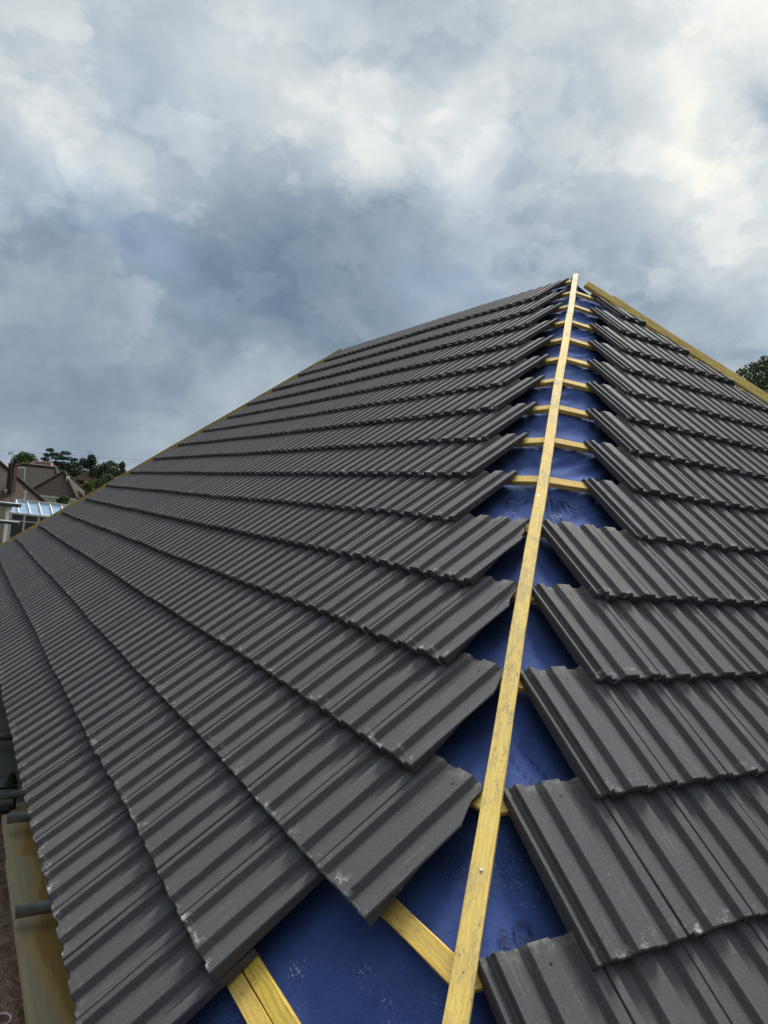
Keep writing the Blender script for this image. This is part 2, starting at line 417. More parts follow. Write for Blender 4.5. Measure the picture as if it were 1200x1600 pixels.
for k in range(1, 16):
    t = tk(k); ys = Y0 + W*RN[k]; j = 0
    FY = -0.80
    while True:
        a = ys + W*j
        if a > FY + (t+DT)*cR - 0.05: break
        specs.append(dict(side='R', k=k, j=j, a=a, t=t)); j += 1
S4 = Matrix.Scale(S, 4)
for s in specs:
    rr = random.Random(hash((s['side'] == 'L', s['k'], s['j'])) & 0xffff)
    xm = s['a'] + W/2
    Bm = BL if s['side'] == 'L' else BR
    tt = s['t'] + wav(xm, s['k'] + (0 if s['side'] == 'L' else 40))
    nn = ND[s['k']-1] - 0.018 + wavn(xm, s['k'])*0.6
    P = LP(s['a'], tt, nn) if s['side'] == 'L' else RP(s['a'], tR(s['t'])+tt-s['t'], nn)
    J = Matrix.Rotation(rr.gauss(0, 0.0022), 3, 'Z') @ Matrix.Rotation(rr.gauss(0, 0.0016), 3, 'X') @ Matrix.Rotation(rr.gauss(0, 0.002), 3, 'Y')
    P = P + (Bm @ Vector((rr.gauss(0, 0.0025), rr.gauss(0, 0.003), abs(rr.gauss(0, 0.0015)))))
    m4 = (Bm @ J).to_4x4() @ S4; m4.translation = WD(P)
    s['m'] = m4
    # visible quad in the picture
    poly = []; ok = True
    for x, y in ((0, YT), (W, YT), (W, YT+1.0), (0, YT+1.0)):
        q = project(m4 @ Vector((x, y, 0.12)))
        if q is None: ok = False; break
        poly.append(q)
    s['area'] = 0
    if ok:
        A = 0.5*abs(sum(poly[i][0]*poly[(i+1) % 4][1]-poly[(i+1) % 4][0]*poly[i][1] for i in range(4)))
        ins = 0
        for fx in (0.08, 0.3, 0.5, 0.7, 0.92):
            for fy in (0.08, 0.3, 0.5, 0.7, 0.92):
                q = project(m4 @ Vector((W*fx, YT+fy, 0.12)))
                if q and 0 <= q[0] <= 1200 and 0 <= q[1] <= 1600: ins += 1
        s['area'] = A*ins/25
ranked = sorted(specs, key=lambda s: -s['area'])
keep = set(id(s) for s in ranked[:300] if s['area'] > 0)
ORD = 'zeroth first second third fourth fifth sixth seventh eighth ninth tenth eleventh twelfth thirteenth fourteenth fifteenth sixteenth seventeenth eighteenth nineteenth twentieth'.split()
def ordn(n):
    if n <= 20: return ORD[n]
    tens = {2: 'twenty', 3: 'thirty', 4: 'forty'}[n//10]
    return {20: 'twentieth', 30: 'thirtieth', 40: 'fortieth'}[n] if n % 10 == 0 else tens + '-' + ORD[n % 10]
rest_V, rest_F, rest_UV = [], [], []
def cutfun(s):
    """x limits of a tile that is cut at one of the hips"""
    lo = hi = None
    if s['side'] == 'L':
        if s['a'] < farx(s['t']+DT) + 0.12:
            lo = lambda y, s=s: farx(s['t']-y) + 0.13 - s['a']
        if s['j'] == 0 and s['k'] > 2:
            ph = (s['k']*1.7) % 6.28
            def hi(y, s=s, ph=ph):
                lim = hipx(s['t']-y) - (0.085 if s['k'] > 3 else 0.10) - s['a'] + 0.008*math.sin(31*y+ph) + 0.006*math.sin(77*y+2*ph)
                if s['k'] in (3, 5, 6) and -0.25 < y < -0.03: lim -= 0.05
                return lim if lim < W else 9
    else:
        if s['a'] + W > -0.80 + (s['t'])*cR - 0.1:
            hi = lambda y, s=s: -0.80 + (s['t']-y)*cR - s['a']
    return lo, hi
for s in specs:
    lo, hi = cutfun(s)
    if id(s) in keep:
        rr = random.Random(s['k']*100+s['j'])
        if lo or hi:
            rows = [0, 0.010, 0.035, 0.10] + [0.2+0.06*i for i in range(17)] + [1.19, 1.225]
            rows = sorted(set(rows))
            me = tile_mesh('roof_tile', tile_geo(rr.randint(0, 9999), rows, lo, hi))
        elif s['side'] == 'R' and s['j'] == 0: me = RIM[rr.randrange(len(RIM))]
        else: me = FULL[rr.randrange(len(FULL))]
        o = link('roof_tile', me); o.matrix_world = s['m']
        pos = 'first' if s['j'] == 0 else ordn(s['j']+1)
        if s['side'] == 'L':
            lab = f"grey concrete roof tile, {pos} from the hip, {ordn(s['k'])} course up from eaves, left slope"
            tag(o, lab, 'roof tile', 'grey interlocking tiles on the left slope', 'thing')
        else:
            lab = f"grey concrete roof tile, {pos} from the hip, {ordn(16-s['k'])} course down from apex, right slope"
            tag(o, lab, 'roof tile', 'grey interlocking tiles on the right slope', 'thing')
    else:
        und = 'rim' if (s['side'] == 'R' and s['j'] == 0) else 'shelf'
        V, F, UV = tile_geo(s['k']*100+s['j'], ROWS_LO if not (lo or hi) else [0, 0.014, 0.2, 0.4, 0.6, 0.8, 1.0, 1.225], lo, hi, under=und, fine=False)
        n = len(rest_V); m4 = s['m']
        rest_V += [tuple(m4 @ Vector(v)) for v in V]; rest_F += [tuple(i+n for i in f) for f in F]; rest_UV += UV
me = tile_mesh('roof_tiles', (rest_V, rest_F, rest_UV))
tag(link('roof_tiles', me), 'far grey concrete roof tiles laid in courses towards the distant hips', 'roof tiles', kind='stuff')

# ------------------------------------------------------------------ timbers
def timber(name, A, B, up, w, th, mat, label=None, cat='timber batten', group=None, seed=0, nails=(), bend=0.0, parent=None):
    """A,B: points (units) on the underside centre line; up: normal; w: width, th: thickness (units)"""
    rr = random.Random(seed)
    A = Vector(A); B = Vector(B); d = B-A; Ln = d.length; x = d.normalized(); z = (up - x*up.dot(x)).normalized(); y = z.cross(x)
    ns = max(4, min(60, int(Ln/0.35)))
    c = 0.006
    sec = [(-w/2+c, 0), (w/2-c, 0), (w/2, c), (w/2, th-c), (w/2-c, th), (-w/2+c, th), (-w/2, th-c), (-w/2, c)]
    V, F = [], []
    p1, p2 = rr.uniform(0, 6), rr.uniform(0, 6)
    for i in range(ns+1):
        f = i/ns; X = f*Ln
        dy = 0.006*math.sin(1.1*X+p1) + bend*math.sin(PI*f); dz = 0.004*math.sin(0.8*X+p2)
        for (a, b_) in sec:
            V.append(((X + (rr.uniform(-0.004, 0.004) if i in (0, ns) else 0))*S, (a + dy + rr.uniform(-0.003, 0.003))*S, (b_ + dz + rr.uniform(-0.0015, 0.0015))*S))
    for i in range(ns):
        for j in range(8): F.append((i*8+j, i*8+(j+1) % 8, (i+1)*8+(j+1) % 8, (i+1)*8+j))
    F = [f[::-1] for f in F]
    F += [tuple(range(8)), tuple(range(ns*8+7, ns*8-1, -1))]
    me = bpy.data.meshes.new(name); me.from_pydata(V, [], F); me.update()
    m4 = Matrix((x, y, z)).transposed().to_4x4(); m4.translation = WD(A)
    o = link(name, me, mat, parent); o.matrix_world = m4
    if label: tag(o, label, cat, group)
    for (nx_, ny_) in nails:
        nb = MB(); nb.tube((nx_*S, ny_*S, th*S - 0.001), (nx_*S, ny_*S, th*S + 0.0015), 0.0042, 0.0036, 10)
        nb.build('nail', M_NAIL, o)
    return o
BT = 0.0725; BW = 0.140
nL = Vector((0, -sL, cL)); nR = Vector((sR, 0, cR))
nH = (nL + nR).normalized()
for k in range(1, 17):
    t = tk(k); h = ND[k-1]
    name = {1: 'first', 16: 'sixteenth'}.get(k, ordn(k))
    mat = M_TREAT if k == 1 else M_BATTEN
    xh = hipx(t) - (0.05 if k != 7 else 0.02)
    A = LP(xh, t - (0.02 if k == 1 else 0), h-BT); B_ = LP(farx(t)+0.05, t, h-BT)
    timber('roof_batten', A, B_, nL, BW if k > 1 else 0.128, BT, mat, f'yellow softwood roof batten, {name} up from the eaves, running along left slope', 'roof batten', 'battens on the left slope', seed=k, nails=((0.35, 0.01),) if k in (5, 9) else ())
    tr = tR(t); y0 = hipy(t) + 0.05
    A = RP(y0, tr, h-BT); B_ = RP(-0.1+tr*cR, tr, h-BT)
    o = timber('roof_batten', B_, A, nR, BW, BT, M_BATTEN, f'yellow softwood roof batten, {name} up from the eaves, running along right slope', 'roof batten', 'battens on the right slope', seed=50+k,
               nails=(((B_-A).length-0.17, 0.02),) if k in (2, 3) else ())
# doubled batten at the eaves
timber('roof_batten', LP(hipx(14.93)-0.03, 15.045, -BT), LP(farx(15), 15.045, -BT), nL, 0.128, BT, M_BATTEN, 'paler softwood batten doubled against the lowest batten, left slope', 'roof batten', 'battens on the left slope', seed=77)
# hip battens: two lengths butted end to end
tj = 2.86
timber('hip_batten', HIP(16.6)+nH*0.012, HIP(tj+0.015)+nH*0.006, nH, 0.140, BT, M_HIPW, 'long yellow softwood batten lying up the near hip towards camera', 'hip batten', 'hip battens', seed=201,
       nails=((16.6*1.18-13.28*1.18, -0.01), (16.6*1.18-9.0*1.18, 0.02), (16.6*1.18-6.1*1.18, 0.0)))
timber('hip_batten', HIP(tj-0.015)+nH*0.004, HIP(-0.22)+nH*0.012, nH, 0.134, BT, M_HIPW2, 'short pale batten at the top of the near hip by the apex', 'hip batten', 'hip battens', seed=202)
# far hip of the hip end: board on edge with a second length behind
def FH(t, h=0.0, o=0.0): return Vector((t*cR, t*cR + o, -t*sR + h))
side = Vector((1, -1, 0)).normalized()
timber('hip_board', FH(0.22, -0.03), FH(15.8, 0.10), Vector((-0.5, 0.5, 1)), 0.10, 0.215, M_BOARD, 'wide yellow timber board standing on edge along the right-hand far hip', 'hip board', 'boards along the far right hip', seed=301, bend=0.03)
timber('hip_board', FH(0.72, -0.03, 0.14), FH(15.0, 0.08, 0.14), Vector((-0.5, 0.5, 1)), 0.10, 0.235, M_BOARD, 'second yellow board fixed behind the far right hip board', 'hip board', 'boards along the far right hip', seed=302)
# far hip of the long slope
def FL(t, h=0.0): return Vector((farx(t), -t*cL, -t*sL + h))
timber('hip_batten', FL(16.2, 0.05), FL(0.22, 0.02), (nL + Vector((-0.75, 0, 0.66))).normalized(), 0.20, 0.14, M_BOARD, 'yellow treated batten edging the far left end of the slope', 'hip batten', 'hip battens', seed=303)

# ------------------------------------------------------------------ underlay membrane with print
def mem_n(side, a, t):
    """height of the membrane below the batten tops; a = distance from the hip along the course"""
    v = Vector((a*0.9 + (40 if side == 'R' else 0), t*0.9, 0))
    kk = t - T16
    fr = (kk % 1.0); sag = -0.045*math.sin(PI*fr)**2 * min(1.0, a/0.35)
    w1 = mnoise.noise(v*1.1)*0.020
    dg = a*1.6 + t*2.2; amp = 0.06*max(0.10, min(1.0, (11.5 - t)/3.0))
    w2 = amp*((1-abs(mnoise.noise(Vector((dg*1.1, (a-t)*0.5, 7.0 if side == 'R' else 3.0))))*2.4)*0.6 + (1-abs(mnoise.noise(Vector((dg*2.9, (a-t)*0.9, 17.0 if side == 'R' else 13.0))))*2.2)*0.4)
    return -BT - 0.012 + sag + min(0.0, w1) - max(0.0, w2)*0.8*min(1, a/0.12) - 0.004
mb = MB(); NAd, NT_ = [], 200
ads = [0, 0.03, 0.06, 0.1, 0.15] + [0.2+0.05*i for i in range(36)] + [2.2, 2.6, 3.2, 4, 6, 9, 14]
NT_ = 330
def sidegrid(side):
    idx = []
    for j in range(NT_+1):
        t = -0.25 + 16.35*j/NT_
        row = []
        for a in ads:
            if side == 'L':
                x = hipx(t) - a; x = max(x, farx(t)); p = LP(x, t, mem_n('L', a, t))
            else:
                y = hipy(t) + a; y = min(y, max(t*cR, hipy(t))); p = RP(y, tR(t), mem_n('R', a, t))
            if a == 0:
                p = HIP(t, -0.10)
            row.append(len(mb.v)); mb.v.append(tuple(WD(p)))
        idx.append(row)
    for j in range(NT_):
        for i in range(len(ads)-1):
            q = (idx[j][i], idx[j][i+1], idx[j+1][i+1], idx[j+1][i])
            mb.f.append(q if side == 'L' else q[::-1])
mb.v = []
sidegrid('L'); sidegrid('R')
und = mb.build('roofing_underlay', M_MEM, smooth=True)
tag(und, 'blue roofing underlay membrane stretched over the hip beneath the battens', 'underlay')
def onmem(side, a_or_pos, t, dn=0.012):
    if side == 'L': return LP(a_or_pos, t, mem_n('L', hipx(t)-a_or_pos, t)+dn)
    tl = t*sR/sL
    return RP(a_or_pos, t, mem_n('R', a_or_pos-hipy(tl), tl)+dn)
def text_print(txt, side, pos, t, size, ang):
    cu = bpy.data.curves.new('print', 'FONT'); cu.body = txt; cu.size = size; cu.resolution_u = 4
    ob = bpy.data.objects.new('print', cu); col.objects.link(ob)
    bpy.context.view_layer.update()
    dg = bpy.context.evaluated_depsgraph_get()
    me = bpy.data.meshes.new_from_object(ob.evaluated_get(dg)); col.objects.unlink(ob); bpy.data.objects.remove(ob)
    ca, sa = math.cos(ang), math.sin(ang)
    for v in me.vertices:
        x, y = v.co.x, v.co.y
        X = pos + x*ca - y*sa; T = t - (x*sa + y*ca)
        v.co = WD(onmem(side, X, T, 0.026))
    me.materials.clear(); me.materials.append(M_PRINT); me.update()
    return link('printed_lettering', me, None, und)
text_print('CO', 'L', 6.42, 9.42, 0.26, 0.0)
text_print('O', 'L', 6.70, 9.70, 0.20, 0.0)
text_print('VNTS', 'R', -6.92, 9.50, 0.24, -0.10)
text_print('EM', 'R', -6.98, 9.78, 0.20, -0.10)
text_print('B', 'R', -10.10, 14.06, 0.16, 0.0)
text_print('O', 'R', -9.98, 14.06, 0.20, 0.0)
def dash(side, p0, p1, n, w):
    dm = MB()
    for i in range(n):
        f0 = i/n; f1 = (i+0.58)/n
        a = Vector(p0).lerp(Vector(p1), f0); b_ = Vector(p0).lerp(Vector(p1), f1)
        d = (b_-a).normalized(); nrm = Vector((-d.y, d.x))*w
        vs = [WD(onmem(side, *(q), 0.016)) for q in (a-nrm, b_-nrm, b_+nrm, a+nrm)]
        dm.add(vs, [(0, 1, 2, 3)])
    dm.build('printed_line', M_PRINT, und)
dash('R', (-9.215, 12.55), (-8.99, 13.31), 11, 0.007)
dash('R', (-9.33, 12.72), (-9.165, 13.35), 9, 0.007)

# ------------------------------------------------------------------ the house under the roof
hb = empty('bungalow', (0, 0, 0))
tag(hb, 'unfinished bungalow under the new grey hipped roof', 'house')
te = 15.9
ex0 = farx(te)*S; ex1 = te*sL/math.tan(AR)*S; ey0 = -te*cL*S; ez = -te*sL*S + Z0
ey1 = te*cR*S
wb = MB(); ins = 0.30
cx, cy = (ex0+ex1)/2, (ey0+ey1)/2
wz = ez + 0.10
wb.box((cx, cy, wz/2), (ex1-ex0-2*ins, ey1-ey0-2*ins, wz))
wb.build('wall', M_WALL, hb)
fb = MB(); fh = 0.16
for (c_, d_) in (((cx, ey0+0.05, ez-0.10), (ex1-ex0, 0.02, fh)), ((ex1-0.05, cy, ez-0.10), (0.02, ey1-ey0-0.16, fh))): fb.box(c_, d_)
fb.build('fascia', M_BOARD, hb)
# rear slopes so the roof is solid from every side
rb = MB()
ap0 = WD(Vector((0.1, 0, -0.25))); ap1 = WD(Vector((-LR, 0, -0.25)))
zE = WD((0, 0, -te*sL-0.15)).z
c1 = Vector((ex1, ey1, zE)); c2 = Vector((ex0, ey1, zE)); c3 = Vector((ex0, ey0, zE))
rb.add([ap0, ap1, c2, c1, c3], [(0, 3, 2, 1), (1, 2, 4)])
rb.build('rear_roof', M_MEM, hb)

# ------------------------------------------------------------------ ground
def mat_ground():
    m, nt, b = newmat('soil'); g = NT(nt)
    pos = g.n('ShaderNodeNewGeometry').outputs['Position']
    n1 = g.noise(pos, 0.25, 4); n2 = g.noise(pos, 9, 6, 0.75, 0.8); n3 = g.noise(pos, 28, 4, 0.7)
    c = g.mix(g.mapr(n2, 0.38, 0.62), C(0.050, 0.030, 0.020), C(0.20, 0.13, 0.085))
    c = g.mix(g.mapr(n3, 0.56, 0.72, 0, 0.8), c, C(0.36, 0.26, 0.17))
    c = g.mix(g.mapr(n3, 0.28, 0.42, 0.8, 0), c, C(0.02, 0.013, 0.010))
    far = g.mapr(g.vmath('LENGTH', pos), 30, 60)
    c = g.mix(far, c, g.mix(g.mapr(n1, 0.4, 0.6), C(0.06, 0.09, 0.03), C(0.10, 0.11, 0.06)))
    g.L(c, b.inputs['Base Color']); b.inputs['Roughness'].default_value = 0.95
    g.bump(g.math('ADD', n2, n3), 0.9, 0.06, b)
    return m
gm = MB(); R0 = 900
gm.add([(-R0, -R0, 0), (R0, -R0, 0), (R0, R0, 0), (-R0, R0, 0)], [(0, 1, 2, 3)])
tag(gm.build('ground', mat_ground()), 'bare brown soil and rough grass around the houses', None, kind='structure')

# ------------------------------------------------------------------ scaffold below the eaves
def mat_plank():
    m, nt, b = newmat('stained_plank'); g = NT(nt)
    tc = g.n('ShaderNodeTexCoord').outputs['Object']
    sp = g.n('ShaderNodeSeparateXYZ'); g.L(tc, sp.inputs[0])
    wob = g.noise(g.scale(tc, (1.6, 0.1, 1)), 1.0, 3)
    zig = g.math('PINGPONG', g.math('ADD', sp.outputs[0], g.math('MULTIPLY', wob, 0.5)), 0.55)
    rgh = g.noise(g.scale(tc, (5, 40, 1)), 1.0, 5, 0.7)
    d = g.math('ABSOLUTE', g.math('ADD', g.math('ADD', sp.outputs[1], g.math('MULTIPLY', g.math('SUBTRACT', rgh, 0.5), 0.05)), g.math('MULTIPLY', g.math('SUBTRACT', wob, 0.5), 0.10)))
    core = g.mapr(g.math('SUBTRACT', d, g.math('MULTIPLY', zig, 0.13)), -0.006, 0.012, 1, 0)
    halo = g.mapr(g.math('SUBTRACT', d, g.math('MULTIPLY', zig, 0.15)), 0.02, 0.045, 1, 0)
    gr = g.math('ADD', g.math('MULTIPLY', g.noise(g.scale(tc, (2.5, 70, 1)), 1.0, 6, 0.7), 0.75), g.math('MULTIPLY', g.noise(tc, 60, 4, 0.7), 0.25))
    gy = g.mix(g.mapr(gr, 0.3, 0.7), C(0.30, 0.26, 0.16), C(0.45, 0.39, 0.26))
    c = g.mix(g.math('MULTIPLY', halo, 0.85), gy, C(0.46, 0.34, 0.11))
    c = g.mix(g.math('MULTIPLY', core, 0.9), c, g.mix(g.mapr(gr, 0.3, 0.7), C(0.24, 0.14, 0.03), C(0.44, 0.29, 0.07)))
    g.L(c, b.inputs['Base Color']); b.inputs['Roughness'].default_value = 0.6
    return m
M_PLANK = mat_plank(); M_DPLANK = mat_plain('dark_plank', (0.10, 0.105, 0.10), 0.75, (0.055, 0.058, 0.058), 3)
zc = CAM.z*S + Z0
def plank(xa, xb, ya, yb, ztop, mat, label):
    m_ = MB(); L_, w_ = (xb-xa)*S, (yb-ya)*S
    m_.box((0, 0, -0.019), (L_, w_, 0.038))
    o = m_.build('scaffold_board', mat); o.location = ((xa+xb)/2*S, (ya+yb)/2*S, ztop)
    return tag(o, label, 'scaffold board', 'scaffold boards below the eaves')
zb = zc - 1.76
plank(3.2, 12.0, -12.20, -11.42, zb, M_PLANK, 'long pale scaffold board with yellow-brown stain, nearest the camera under eaves')
plank(1.3, 3.18, -12.17, -11.42, zb-0.01, M_PLANK, 'short stained scaffold board beyond the nearest tube, up to the black clamp')
plank(-12, 1.25, -12.5, -11.42, zb-0.02, M_DPLANK, 'dark grey scaffold board at the far end under the eaves')
for i, (px, py, ya, nm) in enumerate(((55, 1420, -12.22, 'closest to the camera'), (25, 1278, -12.16, 'second from the camera'), (15, 1241, -12.36, 'at the black clamp'), (12, 1151, -13.0, 'farthest along the eaves'))):
    d = raydir(px, py); zz = zc-1.72+0.0242; s_ = (zz-zc)/d.z; P = CW + d*s_
    tb = MB(); tb.tube((P.x, ya*S, zz), (P.x, -11.0*S, zz), 0.0242, seg=20)
    # hollow-looking end cap
    o = tb.build('scaffold_tube', M_STEEL, smooth=False)
    o.data.shade_smooth()
    for p in o.data.polygons:
        if len(p.vertices) > 4: p.use_smooth = False
    tag(o, f'short grey steel scaffold tube poking out below eaves, {nm}', 'scaffold tube', 'scaffold tubes below the eaves')
    if i == 2: clampP = P
cl = empty('scaffold_clamp', (clampP.x, -12.12*S, zb))
tag(cl, 'black iron scaffold clamp with bolt gripping tube under the eaves', 'clamp')
k_ = MB(); k_.box((0.0, 0, 0.10), (0.012, 0.10, 0.012)); k_.box((-0.004, 0.045, 0.04), (0.012, 0.014, 0.13)); k_.box((-0.004, -0.045, 0.04), (0.012, 0.014, 0.13))
k_.box((0.0, 0, -0.01), (0.06, 0.09, 0.03)); k_.build('clamp_body', M_IRON, cl)
k_ = MB(); k_.tube((-0.03, 0.02, 0.11), (-0.03, 0.02, 0.17), 0.035, 0.012, 14); k_.build('bolt', M_IRON, cl); k_ = MB(); k_.tube((0.05, -0.01, -0.06), (0.05, -0.01, 0.01), 0.018, 0.03, 10); k_.build('bolt', M_IRON, cl)
# littered working deck below the boards
def mat_litter():
    m, nt, b = newmat('moss_litter'); g = NT(nt)
    pos = g.n('ShaderNodeNewGeometry').outputs['Position']
    n1 = g.noise(pos, 3, 4); n2 = g.noise(pos, 26, 7, 0.75, 1.2); n3 = g.noise(pos, 85, 4, 0.7, 0.6)
    c = g.mix(g.mapr(n2, 0.38, 0.62), C(0.28, 0.17, 0.11), C(0.78, 0.55, 0.40))
    c = g.mix(g.mapr(n3, 0.54, 0.68, 0, 0.85), c, C(0.58, 0.44, 0.31))
    c = g.mix(g.mapr(n3, 0.30, 0.44, 0.85, 0), c, C(0.040, 0.026, 0.020))
    c = g.mix(g.mapr(n1, 0.55, 0.7, 0, 0.45), c, C(0.38, 0.27, 0.21))
    g.L(c, b.inputs['Base Color']); b.inputs['Roughness'].default_value = 0.95
    g.bump(g.math('ADD', n2, n3), 1.0, 0.03, b)
    return m
zd = zc - 2.30
dk = empty('scaffold_deck', (0, 0, zd)); tag(dk, 'scaffold deck covered in brown moss litter and soil left of the eaves', 'scaffold deck')
m_ = MB()
for i in range(5): m_.box((-3*S, (-11.6-0.66*i)*S, -0.07), (44*S, 0.222, 0.038))
m_.build('deck_boards', M_DPLANK, dk)
m_ = MB(); nx_, ny_ = 420, 44
for i in range(nx_+1):
    for j in range(ny_+1):
        x = (-12+25*i/nx_)*S; y = (-14.6+3.4*j/ny_)*S
        v = Vector((x*9, y*9, 0)); m_.v.append((x, y, 0.030*mnoise.noise(v) + 0.016*mnoise.noise(v*3.1) + rnd.uniform(-0.004, 0.004)))
for i in range(nx_):
    for j in range(ny_):
        q = i*(ny_+1)+j; m_.f.append((q, q+ny_+1, q+ny_+2, q+1))
lt = m_.build('moss_litter', mat_litter(), dk); lt['kind'] = 'stuff'
d0 = raydir(0, 1594); pp = CW + d0*((zd+0.10-zc)/d0.z)
pot = empty('paper_cup', (pp.x, pp.y, zd)); tag(pot, 'white rimmed cup with pinkish inside standing on the littered deck', 'cup')
k_ = MB(); k_.tube((0, 0, 0), (0, 0, 0.10), 0.028, 0.040, 24, caps=False); k_.add([(0.036*math.cos(i*PI/12), 0.036*math.sin(i*PI/12), 0.07) for i in range(24)], [tuple(range(24))])
k_.build('cup_body', mat_plain('pink_card', (0.45, 0.29, 0.26), 0.7), pot)
k_ = MB()
for i in range(24):
    a0, a1 = i*PI/12, (i+1)*PI/12
    k_.tube((0.040*math.cos(a0), 0.040*math.sin(a0), 0.10), (0.040*math.cos(a1), 0.040*math.sin(a1), 0.10), 0.004, seg=6)
k_.build('rim', M_WHITE, pot)
# guard rails at the far end of the scaffold
for py, dep, nm in ((789.5, 8.6, 'upper'), (817.5, 9.6, 'lower')):
    A = at(32 if nm == 'upper' else 30.5, py+0.5, dep); B_ = A - Vector((0.25, 0.97, 0)).normalized()*0.0 + (at(-160, py-4, dep) - A)
    B_.z = A.z
    tb = MB(); tb.tube(A, B_, 0.0242, seg=16); o = tb.build('guard_rail', M_STEEL); o.data.shade_smooth()
    for p in o.data.polygons:
        if len(p.vertices) > 4: p.use_smooth = False
    tag(o, f'{nm} of two grey scaffold guard rails in front of the conservatory', 'guard rail', 'guard rails before the conservatory')
    if nm == 'upper': post = B_
tb = MB(); tb.tube((post.x+0.3, post.y+0.5, 0), (post.x+0.3, post.y+0.5, post.z+0.4), 0.0242, seg=16)
tag(tb.build('scaffold_pole', M_STEEL, smooth=True), 'upright scaffold pole carrying the guard rails', 'scaffold pole')

# ------------------------------------------------------------------ neighbouring houses
Rh = Vector((math.cos(YAW), math.sin(YAW), 0)); Fh = Vector((-math.sin(YAW), math.cos(YAW), 0))
def gp(px, depth):
    """ground point under picture column px (taken on the horizon) at a depth"""
    d = raydir(px, 791 + 0.1067*(px-600)); P = CW + d*depth
    return Vector((P.x, P.y, 0))
def hip_house(name, label, P, L_, W_, eav, ridge, run0, run1, roofm, wallm, rz=0, extras=None):
    """P: centre of the near wall on the ground, long side facing the camera; run0/run1 hip runs left/right (0 = gable)"""
    o = empty(name, P, YAW + rz); tag(o, label, 'house')
    w = MB(); w.box((0, W_/2, eav/2), (L_-0.5, W_-0.5, eav)); 
    if run1 == 0 or run0 == 0:
        for sgn, rn in ((-1, run0), (1, run1)):
            if rn == 0:
                x = sgn*(L_/2-0.26)
                w.add([(x, 0.3, eav), (x, W_-0.3, eav), (x, W_/2, ridge-0.15), (x-sgn*0.1, 0.3, eav), (x-sgn*0.1, W_-0.3, eav), (x-sgn*0.1, W_/2, ridge-0.15)], [(0, 1, 2), (3, 5, 4)])
    w.build('wall', wallm, o)
    r = MB(); x0, x1 = -L_/2, L_/2; e = 0.12
    top = [(x0, 0, eav), (x1, 0, eav), (x1, W_, eav), (x0, W_, eav), (x0+run0, W_/2, ridge), (x1-run1, W_/2, ridge)]
    bt = [(x, y, z-e) for x, y, z in top]
    r.add(top+bt, [(0, 1, 5, 4), (1, 2, 5), (2, 3, 4, 5), (3, 0, 4), (6, 10, 11, 7), (7, 11, 8), (8, 11, 10, 9), (9, 10, 6), (0, 6, 7, 1), (1, 7, 8, 2), (2, 8, 9, 3), (3, 9, 6, 0)])
    rf = r.build('roof', roofm, o)
    c = MB()
    segs = [(top[4], top[5])] + [(top[0], top[4]), (top[3], top[4])] + [(top[1], top[5]), (top[2], top[5])]
    for a, b_ in segs: c.tube(a, b_, 0.11, seg=8)
    c.build('ridge_tiles', extras.get('ridge_mat', roofm) if extras else roofm, rf)
    g_ = MB(); g_.box((0, -0.04, eav-0.08), (L_, 0.08, 0.12)); g_.build('gutter', extras.get('gut', M_IRON) if extras else M_IRON, o)
    for q in (extras or {}).get('windows', ()):
        x, z, ww, hh = q
        f = MB(); f.box((x, 0.225, z), (ww+0.14, 0.05, hh+0.14)); fo = f.build('window', M_WHITE, o)
        f = MB(); f.box((x, 0.19, z), (ww, 0.03, hh)); f.build('pane', M_GLASS, fo)
    return o, rf
M_RB = mat_rooftile('old_brown_tile', (0.066, 0.043, 0.033), (0.094, 0.062, 0.048), (0.048, 0.042, 0.032))
M_RG = mat_rooftile('mossy_tile', (0.042, 0.034, 0.025), (0.058, 0.046, 0.033), (0.042, 0.042, 0.022))
M_RC = mat_rooftile('brown_plain_tile', (0.046, 0.029, 0.021), (0.060, 0.039, 0.028), (0.066, 0.045, 0.016))
M_RD = mat_rooftile('red_tile', (0.20, 0.11, 0.08), (0.24, 0.14, 0.10), (0.12, 0.10, 0.07))
M_PINK = mat_plain('pink_ridge', (0.42, 0.30, 0.25), 0.8)
M_RIDGED = mat_plain('dark_ridge', (0.045, 0.035, 0.03), 0.85)
# A: old bungalow with the brown chimney
pA = gp(83, 48)
RZA = 0.75; LA = 9.0
PA = pA - (Rh*math.cos(RZA) + Fh*math.sin(RZA))*LA/2
oA, rA = hip_house('old_bungalow', 'old bungalow with mottled brown roof and tall brick chimney behind the conservatory', PA, LA, 5.2, 3.0, 5.55, 2.6, 2.6, M_RB, M_REND, rz=RZA, extras=dict(ridge_mat=M_RIDGED, windows=((-2.2, 1.7, 1.6, 1.1), (2.2, 1.7, 1.4, 1.1))))
invA = (Matrix.Translation(PA) @ Matrix.Rotation(YAW+RZA, 4, 'Z')).inverted()
def inA(px, dep, z):
    q = gp(px, dep); q.z = z; return invA @ q
c0 = inA(20.5, 47.0, 4.27)
ch = MB(); ch.box(tuple(c0), (0.40, 0.42, 2.3), rz=-RZA); ch.box((c0.x, c0.y, 5.44), (0.46, 0.48, 0.08), rz=-RZA); cho = ch.build('chimney', M_BRICK, rA)
c1_ = inA(23, 47.0, 5.48); ch = MB(); ch.tube(c1_, c1_ + Vector((0, 0, 0.36)), 0.10, 0.085, 12); ch.build('chimney_pot', M_IRON, cho)
for px in (13, 43):
    q = inA(px, 46.7, 3.25); ch = MB(); ch.tube(q, q+Vector((0, 0, 0.45)), 0.06, seg=10); ch.tube(q+Vector((0, 0, 0.45)), q+Vector((0, 0, 0.56)), 0.10, 0.09, 10); ch.build('vent_pipe', M_WHITE, rA)
M_POLE = mat_plain('pale_pole', (0.15, 0.15, 0.15), 0.6)
